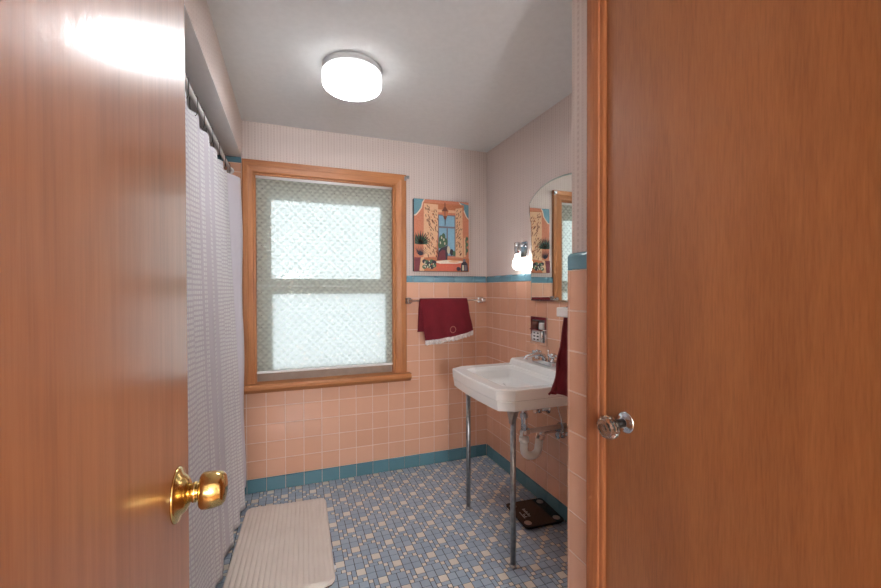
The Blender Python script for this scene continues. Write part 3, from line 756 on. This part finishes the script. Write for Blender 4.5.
# ------------------------------------------------------------------ wash basin
snk = thing('wash_basin', 'white porcelain console sink on two steel legs', 'sink', (1.1, 1.80, 0))
y_n, y_f, xf, xw = 1.500, 2.094, .835, R - .0065
def outline(ins, chx=.070, chy=.045):
    return [(xw, y_n + ins), (xf + chx + ins * .4, y_n + ins), (xf + ins, y_n + chy + ins * .4), (xf - .008 + ins, (y_n + y_f) / 2), (xf + ins, y_f - chy - ins * .4), (xf + chx + ins * .4, y_f - ins), (xw, y_f - ins)]
def basin():
    mb = MB(); rows = []
    def arc(o):  # bow the front by subdividing
        out = []
        (x2, y2), (xm, ym), (x3, y3) = o[2], o[3], o[4]
        fr = []
        for k in range(13):
            t = k / 12; y = y2 + (y3 - y2) * t; fr.append((x2 + (x3 - x2) * t - .012 * math.sin(PI * t), y))
        def sub(a, b, n_): return [(a[0] + (b[0] - a[0]) * k / n_, a[1] + (b[1] - a[1]) * k / n_) for k in range(n_)]
        return sub(o[0], o[1], 12) + [o[1]] + fr + sub(o[5], o[6], 12) + sub(o[6], o[0], 12)
    zs = [(.702, .016), (.705, .010), (.745, .004), (.749, .0075), (.752, .0015), (.795, -.0005), (.7995, .001), (.801, .004)]
    for z, ins in zs: rows.append([mb.b.verts.new((x, y, z)) for x, y in arc(outline(ins))])
    n = len(rows[0])
    for a, b in zip(rows, rows[1:]):
        for i in range(n): mb.face([a[i], a[(i + 1) % n], b[(i + 1) % n], b[i]], 0, .5)
    # rim dips inward then bowl, bowl opening ring with the same vertex count
    bx0, bx1, by0, by1 = .897, 1.201, 1.548, 2.028
    def bowl(ins, z, rnd):
        base = arc(outline(.004)); cx, cy = (bx0 + bx1) / 2, (by0 + by1) / 2; out = []
        for x, y in base:
            # project onto a rounded rectangle
            dx, dy = x - 1.1, y - cy
            hx0, hx1, hy = (1.1 - bx0) - ins, (bx1 - 1.1) - ins, (by1 - by0) / 2 - ins
            hx = hx1 if dx > 0 else hx0
            p = 12 if rnd else 9
            nx, ny = dx / (xw - 1.1 if dx > 0 else 1.1 - xf), dy / ((y_f - y_n) / 2)
            k = (abs(nx) ** p + abs(ny) ** p) ** (1 / p)
            out.append(mb.b.verts.new((1.1 + nx / k * hx, cy + ny / k * hy, z)))
        return out
    seq = [bowl(-.004, .8, 1), bowl(.004, .796, 1), bowl(.012, .780, 1), bowl(.018, .735, 1), bowl(.030, .713, 1), bowl(.12, .706, 0), bowl(.138, .7045, 0)]
    prev = rows[-1]
    for r in seq:
        for i in range(n): mb.face([prev[i], prev[(i + 1) % n], r[(i + 1) % n], r[i]], 0, .5, any(r is q for q in seq[4:]))
        prev = r
    mb.face(prev, 0)
    mb.face(rows[0][::-1], 0)
    return mb.build('basin', ['porcelain'], snk)
bo = basin()
mb = MB()   # raised back deck
pr = [(1.205, y_n + .004), (1.205, y_f - .004), (xw, y_f - .004), (xw, y_n + .004)]
A = [(1.203, .800), (1.212, .826), (1.222, .834), (xw, .838), (xw, .7995)]
mb.prism([(x, z) for x, z in A], 'y', y_n + .006, y_f - .030, 0)
mb.prism([(1.23, .800), (1.24, .826), (xw, .836), (xw, .7995)], 'y', y_f - .030, y_f - .006, 0)
mb.build('back_deck', ['porcelain'], snk)
mb = MB(); mb.lathe([(.022, 0), (.022, .002), (.012, .003)], (1.08, 1.79, .7055), (0, 0, 1), 0, 20); mb.build('drain_ring', ['chrome'], snk)
for (lx, ly) in ((.919, 1.545), (.931, 2.050)):
    mb = MB(); mb.tube([(lx, ly, .012), (lx, ly, .66)], .0125, 0, 16)
    mb.lathe([(.016, 0), (.016, .006), (.0125, .014)], (lx, ly, 0), (0, 0, 1), 0, 16)
    lg = mb.build('leg', ['dullchrome'], snk)
    mb = MB(); mb.prism([(ly - .012, .640), (ly - .012, .655), (ly - .034, .7015), (ly + .034, .7015), (ly + .012, .655), (ly + .012, .640)], 'x', lx - .014, lx - .006, 0, .001)
    mb.prism([(lx - .010, .640), (lx - .010, .7015), (lx + .032, .7015), (lx + .012, .655), (lx + .010, .640)], 'y', ly - .005, ly + .005, 0, .001)
    mb.build('top_bracket', ['dullchrome'], snk)

fc = thing('faucet', 'chrome two-handle faucet with crystal knobs on the sink deck', 'faucet', (1.25, 1.81, .834))
mb = MB(); mb.prism(rr(1.272, 1.812, .024, .098, .022, 6), 'z', .8375, .860, 0, .003); mb.build('base_plate', ['chrome'], fc)
mb = MB(); mb.tube([(1.272, 1.812, .856), (1.266, 1.812, .880), (1.240, 1.812, .892), (1.20, 1.812, .892), (1.165, 1.810, .884), (1.148, 1.809, .878)], [.014, .013, .012, .011, .010, .0095], 0, 14)
mb.lathe([(.0115, 0), (.0115, .016), (.009, .017)], (1.150, 1.809, .882), (0, 0, -1), 0, 14); mb.build('spout', ['chrome'], fc)
for yy in (1.742, 1.882):
    mb = MB(); mb.lathe([(.017, 0), (.015, .008), (.009, .012), (.009, .020)], (1.272, yy, .859), (0, 0, 1), 0, 18); h = mb.build('handle', ['chrome'], fc)
    mb = MB()
    mb.lathe([(.010, 0), (.013, .004), (.013, .020), (.007, .026)], (1.272, yy, .878), (0, 0, 1), 0, 16)
    for q in range(4):
        t = q * PI / 2 + .5; mb.tube([(1.272, yy, .892), (1.272 + .019 * math.cos(t), yy + .019 * math.sin(t), .893), (1.272 + .026 * math.cos(t), yy + .026 * math.sin(t), .894)], [.006, .0055, .0075], 0, 10)
    mb.build('cross_grip', ['chrome'], h)
mb = MB(); mb.tube([(1.298, 1.812, .858), (1.298, 1.812, .905)], .003, 0, 8); mb.lathe([(.001, 0), (.006, .004), (.001, .010)], (1.298, 1.812, .903), (0, 0, 1), 0, 10); mb.build('drain_lift_rod', ['chrome'], fc)

# plumbing under the basin
tx, ty = 1.13, 1.79
trap = thing('drain_trap', 'white plastic U-shaped trap with chrome tailpiece under the sink', 'drain pipe', (tx, ty, .35))
mb = MB(); mb.tube([(tx, ty, .7015), (tx, ty, .492)], .016, 0, 16); mb.lathe([(.022, 0), (.022, .020), (.018, .026)], (tx, ty, .572), (0, 0, 1), 0, 8, False); mb.lathe([(.024, 0), (.024, .022), (.018, .026)], (tx, ty, .482), (0, 0, 1), 0, 8, False); mb.build('tailpiece', ['chrome'], trap)
ux = .045; pts = [(tx, ty, .486), (tx, ty, .405)] + [(tx + ux - ux * math.cos(t), ty + .0 * t, .405 - .034 * math.sin(t) - .006 * math.sin(t)) for t in [k / 8 * PI for k in range(1, 8)]] + [(tx + 2 * ux, ty, .410), (tx + 2 * ux + .006, ty, .452), (tx + 2 * ux + .014, ty, .462)]
mb = MB(); mb.tube(pts, .0205, 0, 16); mb.lathe([(.0265, 0), (.0265, .024)], (tx, ty, .470), (0, 0, -1), 0, 12); mb.build('trap_bend', ['pvc'], trap)
mb = MB(); mb.lathe([(.025, 0), (.025, .022)], (tx + 2 * ux + .008, ty, .448), (.35, 0, 1), 0, 10, False); mb.tube([(tx + 2 * ux + .010, ty, .455), (tx + 2 * ux + .024, ty, .478), (tx + 2 * ux + .05, ty, .486), (R - .010, ty, .486)], .016, 0, 14)
mb.lathe([(.032, 0), (.032, .004), (.018, .010)], (R - .0065, ty, .486), (-1, 0, 0), 0, 20); mb.build('wall_arm', ['chrome'], trap)
pp = thing('overflow_pipe', 'straight peach-white pipe running to the wall under the sink', 'pipe', (1.25, 1.745, .515))
mb = MB(); mb.tube([(1.112, 1.745, .515), (R - .0065, 1.745, .515)], .0125, 0, 14); mb.build('tube', ['pinkpipe'], pp)
mb = MB(); mb.lathe([(.017, 0), (.017, .022)], (1.108, 1.745, .515), (1, 0, 0), 0, 8, False); mb.tube([(1.112, 1.745, .520), (1.112, 1.747, .575), (1.116, 1.760, .594), (1.122, 1.769, .594)], .010, 0, 12); mb.build('elbow', ['chrome'], pp)
for i, (yy, zz, lab) in enumerate(((1.700, .490, 'chrome shutoff valve with supply tube, nearer the partition'), (1.905, .560, 'chrome shutoff valve with black supply tube, left under the sink'))):
    va = thing('shutoff_valve', lab, 'valve', (R - .05, yy, zz), 'shutoff valves under the sink')
    mb = MB(); mb.lathe([(.026, 0), (.026, .003), (.010, .008), (.008, .05)], (R - .0065, yy, zz), (-1, 0, 0), 0, 18); mb.lathe([(.013, -.014), (.013, .018)], (R - .062, yy, zz), (0, 0, 1), 0, 10); mb.build('body', ['chrome'], va)
    mb = MB(); mb.lathe([(.005, 0), (.005, .016), (.017, .018), (.019, .024), (.017, .030)], (R - .068, yy, zz), (-1, 0, 0), 0, 10, False); mb.build('handle', ['chrome'], va)
    mb = MB(); mb.tube([(R - .062, yy, zz + .018), (R - .064, yy + (.01 if i == 0 else -.004), zz + .08), (R - .085, yy + (.03 if i == 0 else -.015), .67), (R - .095, yy + (.035 if i == 0 else -.02), .699)], .0052, 0, 10); mb.build('supply_tube', ['blackrub' if i else 'chrome'], va)

# ------------------------------------------------------------------ recessed holder
rh = thing('toothbrush_holder', 'recessed chrome soap and toothbrush holder in the tile above the faucet', 'soap dish', (R, 1.989, .92))
ya, yb_, za, zb = 1.914, 2.064, .918, 1.072
mb = MB(); xo = R - .014
for bx in (((ya - .004, za - .004), (ya + .014, zb + .004)), ((yb_ - .014, za - .004), (yb_ + .004, zb + .004)), ((ya + .014, za - .004), (yb_ - .014, za + .012)), ((ya + .014, zb - .012), (yb_ - .014, zb + .004))):
    mb.box((xo, bx[0][0], bx[0][1]), (R - .0066, bx[1][0], bx[1][1]), 0)
mb.build('frame', ['chrome'], rh)
mb = MB(); xk = R + .0035
mb.box((xk - .0005, ya + .002, za + .002), (xk, yb_ - .002, zb - .002)); mb.build('recess_back', ['dullchrome'], rh)
mb = MB(); mb.prism([(xo - .018, 1.000), (xk - .001, 1.000), (xk - .001, 1.006), (xo - .018, 1.006)], 'y', ya + .012, yb_ - .012, 0); mb.build('shelf', ['chrome'], rh)
mb = MB(); mb.box((xo - .006, ya + .050, za + .014), (xk - .001, yb_ - .016, .996), 0, .004); dsh = mb.build('slotted_plate', ['whiteplastic'], rh)
mb = MB()
for i in range(2):
    for j in range(3): mb.box((xo - .0075, ya + .062 + i * .034, za + .022 + j * .019), (xo - .0058, ya + .080 + i * .034, za + .030 + j * .019))
mb.build('slots', ['darkmetal'], dsh)
mb = MB(); mb.tube([(xo - .004, ya + .030, za + .014), (xo - .004, ya + .030, .999)], .009, 0, 14); mb.build('grab_post', ['chrome'], rh)
mb = MB(); mb.lathe([(.018, 0), (.022, .045), (.020, .045), (.016, .004)], (xo - .004, yb_ - .050, 1.0062), (0, 0, 1), 0, 20); cup = mb.build('rinse_cup', ['brownglass']); tag(cup, 'small brown cup on the shelf of the chrome holder', 'cup')
mb = MB(); mb.box((xo - .008, ya + .022, 1.0062), (xk - .003, ya + .060, 1.044), 0, .005); sp_ = mb.build('soap_bar', ['whiteplastic']); tag(sp_, 'small white block standing right of the brown cup', 'soap')

# ------------------------------------------------------------------ medicine cabinet mirror
mc = thing('mirror_cabinet', 'frameless arched mirror with scalloped shoulders above the sink', 'mirror', (R, 1.80, 1.17))
half = [(0, 1.843), (.05, 1.842), (.105, 1.836), (.15, 1.826), (.19, 1.812), (.225, 1.795), (.25, 1.777), (.262, 1.765), (.272, 1.762), (.275, 1.745), (.275, 1.70), (.268, 1.665), (.257, 1.635), (.255, 1.60), (.255, 1.172)]
poly = [(1.802 + a, z) for a, z in half] + [(1.802 - a, z) for a, z in reversed(half)][:-1]
def off(poly, d):
    n = len(poly); out = []
    for i in range(n):
        p, q, r = Vector(poly[i - 1]), Vector(poly[i]), Vector(poly[(i + 1) % n])
        e1 = (q - p).normalized(); e2 = (r - q).normalized(); n1 = Vector((-e1.y, e1.x)); n2 = Vector((-e2.y, e2.x)); m_ = (n1 + n2)
        m_ = m_ / max(.3, m_.dot(n1)); out.append(tuple(q - m_ * d * SG))
    return out
area = sum(poly[i - 1][0] * poly[i][1] - poly[i][0] * poly[i - 1][1] for i in range(len(poly)))
SG = -1 if area > 0 else 1
inner = off(poly, .009)
mb = MB(); xa, xb, xc = R - .014, R - .019, R - .0205
rows = [[mb.b.verts.new((x, y, z)) for y, z in pl] for x, pl in ((R - .0125 if False else xa, poly), (xb, poly), (xc, inner))]
n = len(poly)
for q in range(2):
    for i in range(n): mb.face([rows[q][i], rows[q][(i + 1) % n], rows[q + 1][(i + 1) % n], rows[q + 1][i]], 1)
mb.face(rows[2], 0); mb.face(rows[0][::-1], 1); mb.build('mirror_glass', ['mirror', 'medge'], mc)
mb = MB(); mb.box((xa + .0002, 1.565, 1.185), (R + .0035 if False else R - .0093, 2.04, 1.62)); mb.build('cabinet_back', ['whiteplastic'], mc)

# bulb brackets; the right one is unseen, added to light the room
for vy, lab_ in ((2.150, 'bare glowing bulb in a chrome socket left of the mirror'), (1.455, 'unseen bare bulb in a chrome socket right of the mirror, added for light')):
    bl = thing('vanity_light', lab_, 'wall lamp', (R, vy + .005, 1.48))
    mb = MB(); mb.box((R - .006, vy - .028, 1.440), (R + .0035, vy + .042, 1.535), 0, .003); mb.build('back_plate', ['chrome'], bl)
    mb = MB(); mb.tube([(R - .006, vy, 1.515), (R - .05, vy, 1.515)], .011, 0, 14); mb.lathe([(.015, 0), (.021, .006), (.021, .052), (.019, .075)], (R - .055, vy, 1.530), (0, 0, -1), 0, 22); mb.build('socket', ['chrome'], bl)
    mb = MB(); mb.lathe([(.0135, 0), (.0145, .012), (.022, .030), (.0305, .050), (.0325, .066), (.029, .082), (.019, .094), (.004, .099)], (R - .055, vy, 1.457), (0, 0, -1), 0, 26); mb.build('bulb', ['bulb'], bl)['label'] = 'glowing white bulb'


# ------------------------------------------------------------------ ceiling lamp
cxl, cyl = .268, 1.872
cl = thing('ceiling_lamp', 'round flush ceiling lamp with ribbed glass, switched on', 'ceiling lamp', (cxl, cyl, C))
mb = MB(); mb.lathe([(.128, 0), (.133, .004), (.134, .026), (.120, .028)], (cxl, cyl, C - .0005), (0, 0, -1), 0, 64); mb.lathe([(.003, 0), (.003, .005)], (cxl + .13, cyl - .03, C - .017), (1, -.2, 0), 0, 8); mb.build('metal_pan', ['pan'], cl)
pr = [(.1295, .0285), (.1345, .034), (.1360, .055), (.1325, .062), (.1345, .067), (.1335, .082), (.128, .092), (.120, .097)]
for k in range(9):
    r0 = .116 - k * .0125; pr += [(r0, .0985 + k * .0006), (r0 - .003, .1015 + k * .0006), (r0 - .0085, .1000 + k * .0006)]
pr.append((.001, .104))
mb = MB(); mb.lathe(pr, (cxl, cyl, C), (0, 0, -1), 0, 72, True, False); mb.build('glass_shade', ['lampglass'], cl)
mb = MB(); mb.lathe([(.108, 0), (.108, .003), (.104, .0035)], (cxl, cyl, C - .078), (0, 0, -1), 1, 48)
for f in mb.b.faces: f.material_index = 0 if f.calc_center_median().z < C - .0812 else 1
mb.build('light_panel', ['lamp', 'whiteplastic'], cl)
mb = MB(); mb.tube([(cxl + .085 * math.cos(t), cyl + .085 * math.sin(t), C - .052) for t in [k / 24 * 2 * PI for k in range(25)]], .007, 0, 10, False); mb.build('ring_tube', ['lamp2'], cl)

# unseen lamp added in the hall behind the camera to brighten the bathroom
hx_, hy_, hz_ = .02, -1.95, 1.35
hl = thing('floor_lamp', 'unseen globe lamp added in the hall to fill the bathroom with light', 'fill lamp', (hx_, hy_, 0))
mb = MB(); mb.lathe([(.14, 0), (.14, .012), (.02, .022)], (hx_, hy_, 0), (0, 0, 1), 0, 40); mb.build('lamp_base', ['dullchrome'], hl)
mb = MB(); mb.tube([(hx_, hy_, .020), (hx_, hy_, hz_ - .195)], .012, 0, 14); mb.build('pole', ['dullchrome'], hl)
mb = MB(); mb.lathe([(.2 * math.sin(k / 20 * PI), -.2 * math.cos(k / 20 * PI)) for k in range(21)], (hx_, hy_, hz_), (0, 0, 1), 0, 40, True, False); mb.build('globe', ['hallfill'], hl)

# ------------------------------------------------------------------ bathroom scale
scl = thing('bathroom_scale', 'black glass bathroom scale on the floor under the sink', 'scale', (1.238, 1.858, 0))
sx, sy = 1.238, 1.860; ca = math.radians(-3.5)
def R2d(x, y): return (sx + x * math.cos(ca) - y * math.sin(ca), sy + x * math.sin(ca) + y * math.cos(ca))
hw, hh = .116, .120
mb = MB(); mb.prism([R2d(x, y) for x, y in rr(0, 0, hw, hh, .018, 5)], 'z', .014, .021, 0, .001); mb.build('glass_platform', ['scaletop'], scl)
mb = MB(); mb.prism([R2d(x, y) for x, y in rr(0, 0, hw - .008, hh - .008, .014, 5)], 'z', .005, .014, 0); mb.build('body', ['blackrub'], scl)
for (u, v) in ((-.085, .082), (.085, .082), (.085, -.085), (-.085, -.085)):
    x, y = R2d(u, v); mb = MB(); mb.lathe([(.0195, 0), (.0195, .0008), (.018, .0012)], (x, y, .0211), (0, 0, 1), 0, 28); mb.build('foot_pad', ['pad'], scl)['label'] = 'round metal foot pad'
    mb = MB(); mb.lathe([(.012, 0), (.012, .005)], (x, y, 0), (0, 0, 1), 0, 16); mb.build('rubber_foot', ['blackrub'], scl)
mb = MB()
def mk(u0, v0, u1, v1): 
    a, b, c, d = R2d(u0, v0), R2d(u1, v0), R2d(u1, v1), R2d(u0, v1); mb.quad([(p[0], p[1], .0213) for p in (a, b, c, d)])
for k in range(9): mk(-.052, .040 - k * .0085, -.050 + (.010 if k % 3 else .016), .040 - k * .0085 - (.004 if k % 2 else .0055))
for k in range(7): mk(-.082, .018 - k * .009, -.076, .018 - k * .009 - .006)
mk(-.072, -.006, -.058, -.010); mk(-.072, -.030, -.068, -.014); mk(-.072, -.030, -.060, -.034)
mb.build('printed_markings', ['print'], scl)

# ------------------------------------------------------------------ left open door
d1 = thing('door_1', 'glossy amber wood door standing open at the left with brass knob', 'door', (-.112, .522, 0)); d1['kind'] = 'structure'
DA = math.radians(0.3); EX, EY = -.140, .6615      # face edge nearest the latch
ux_, uy_ = -math.sin(DA), -math.cos(DA)            # from latch edge towards hinge
nx_, ny_ = math.cos(DA), -math.sin(DA)             # face normal
def dp(u, n, z): return (EX + ux_ * u + nx_ * n, EY + uy_ * u + ny_ * n, z)
def dbox(mb, u0, u1, n0, n1, z0, z1, m=0, bev=0):
    v = mb.box((0, 0, 0), (1, 1, 1), m)
    for q, (a, b, c) in zip(v, ((u0, n0, z0), (u1, n0, z0), (u1, n1, z0), (u0, n1, z0), (u0, n0, z1), (u1, n0, z1), (u1, n1, z1), (u0, n1, z1))): q.co = dp(a, b, c)
mb = MB(); dbox(mb, 0, .695, -.035, 0, .010, 2.035); mb.build('door_slab', ['door_left'], d1)
ku, kz = .060, .972
mb = MB(); mb.lathe([(.0345, 0), (.0345, .0015), (.032, .004), (.025, .006), (.0215, .011), (.016, .014), (.0115, .016)], dp(ku, .0002, kz), (nx_, ny_, 0), 0, 48); dk = mb.build('door_knob', ['brass'], d1)
mb = MB(); mb.lathe([(.0115, 0), (.0115, .004), (.0128, .005), (.0128, .009), (.0105, .010), (.0105, .012), (.0205, .0135), (.0228, .016), (.0235, .021), (.0228, .030), (.0210, .0385), (.0192, .0405), (.0165, .0425), (.010, .0440), (.002, .0445)], dp(ku, .0135, kz), (nx_, ny_, 0), 0, 48); mb.build('grip', ['brass'], dk)
mb = MB()
for zz in (.25, 1.0, 1.8): dbox(mb, .6955, .703, -.03, -.002, zz - .045, zz + .045)
mb.build('hinges', ['brass'], d1)

# ------------------------------------------------------------------ right closet door
d2 = thing('door_2', 'flat satin wood closet door at the right with glass knob', 'door', (PX, .44, 0)); d2['kind'] = 'structure'
xd = RP + .0005
mb = MB(); mb.box((xd, DY0 + .006, .012), (xd + .035, .7600, 2.05)); mb.build('door_slab', ['door_right'], d2)
def vcas(y_out, y_in, name='door_casing'):
    mb = MB(); prof = [(0, 0), (0, .92), (.05, 1), (.25, 1), (.45, .96), (.62, .90), (.74, .84), (.78, .72), (.86, .70), (.94, .66), (1, .58), (1, 0)]
    x_b, x_f = PX - .0005, RP - .018
    pts = [(x_b - h * (x_b - x_f), y_out + (y_in - y_out) * t) for t, h in prof]
    mb.prism(pts, 'z', 0, 2.115, 0); return mb.build(name, ['rcasing'], d2)
vcas(.8110, .7620); vcas(.075, .1285)
mb = MB(); mb.box((RP - .017, .1285, 2.055), (PX - .001, .762, 2.115), 0, .003); mb.build('door_casing', ['rcasing'], d2)
ky, kz2 = .701, .934
mb = MB(); mb.lathe([(.0245, 0), (.0245, .0015), (.021, .004), (.016, .005), (.0125, .009), (.0105, .010)], (xd - .0002, ky, kz2), (-1, 0, 0), 0, 32); k2 = mb.build('door_knob', ['chrome'], d2)
mb = MB(); mb.lathe([(.009, 0), (.0095, .012), (.013, .020), (.0125, .024)], (xd - .0095, ky, kz2), (-1, 0, -.07), 0, 20); mb.build('neck', ['darkmetal'], k2)
mb = MB(); mb.lathe([(.013, 0), (.0235, .007), (.0265, .015), (.0265, .021), (.022, .030), (.0135, .034), (.006, .0315)], (xd - .0325, ky, kz2 - .003), (-1, 0, -.12), 0, 12, False); mb.build('crystal_grip', ['crystal'], k2)['label'] = 'faceted clear glass grip'

# ------------------------------------------------------------------ world and camera
w = bpy.data.worlds.new('sky'); SC.world = w; w.use_nodes = True
bg = w.node_tree.nodes['Background']; bg.inputs[0].default_value = (.93, .97, 1.0, 1); bg.inputs[1].default_value = .86

cam = bpy.data.cameras.new('camera'); co = bpy.data.objects.new('camera', cam); COL.objects.link(co); SC.camera = co
cam.sensor_fit = 'HORIZONTAL'; cam.sensor_width = 36; cam.lens = 399.446 / 881 * 36; cam.clip_start = .02
yw, pt, rl = map(math.radians, (20.469, -.585, -.135))
fwd = Vector((math.sin(yw) * math.cos(pt), math.cos(yw) * math.cos(pt), math.sin(pt))); rgt = Vector((math.cos(yw), -math.sin(yw), 0)); upv = rgt.cross(fwd)
r2 = rgt * math.cos(rl) + upv * math.sin(rl); u2 = -rgt * math.sin(rl) + upv * math.cos(rl)
mt = Matrix((r2, u2, -fwd)).transposed().to_4x4(); mt.translation = Vector((0, 0, CAMH)); co.matrix_world = mt
SC.view_settings.view_transform = 'Standard'; SC.view_settings.look = 'None'; SC.view_settings.gamma = 1; SC.view_settings.exposure = 1.18
SC.view_settings.use_curve_mapping = False
SC.cycles.caustics_reflective = False; SC.cycles.caustics_refractive = False
SC.cycles.max_bounces = 12; SC.cycles.transparent_max_bounces = 16
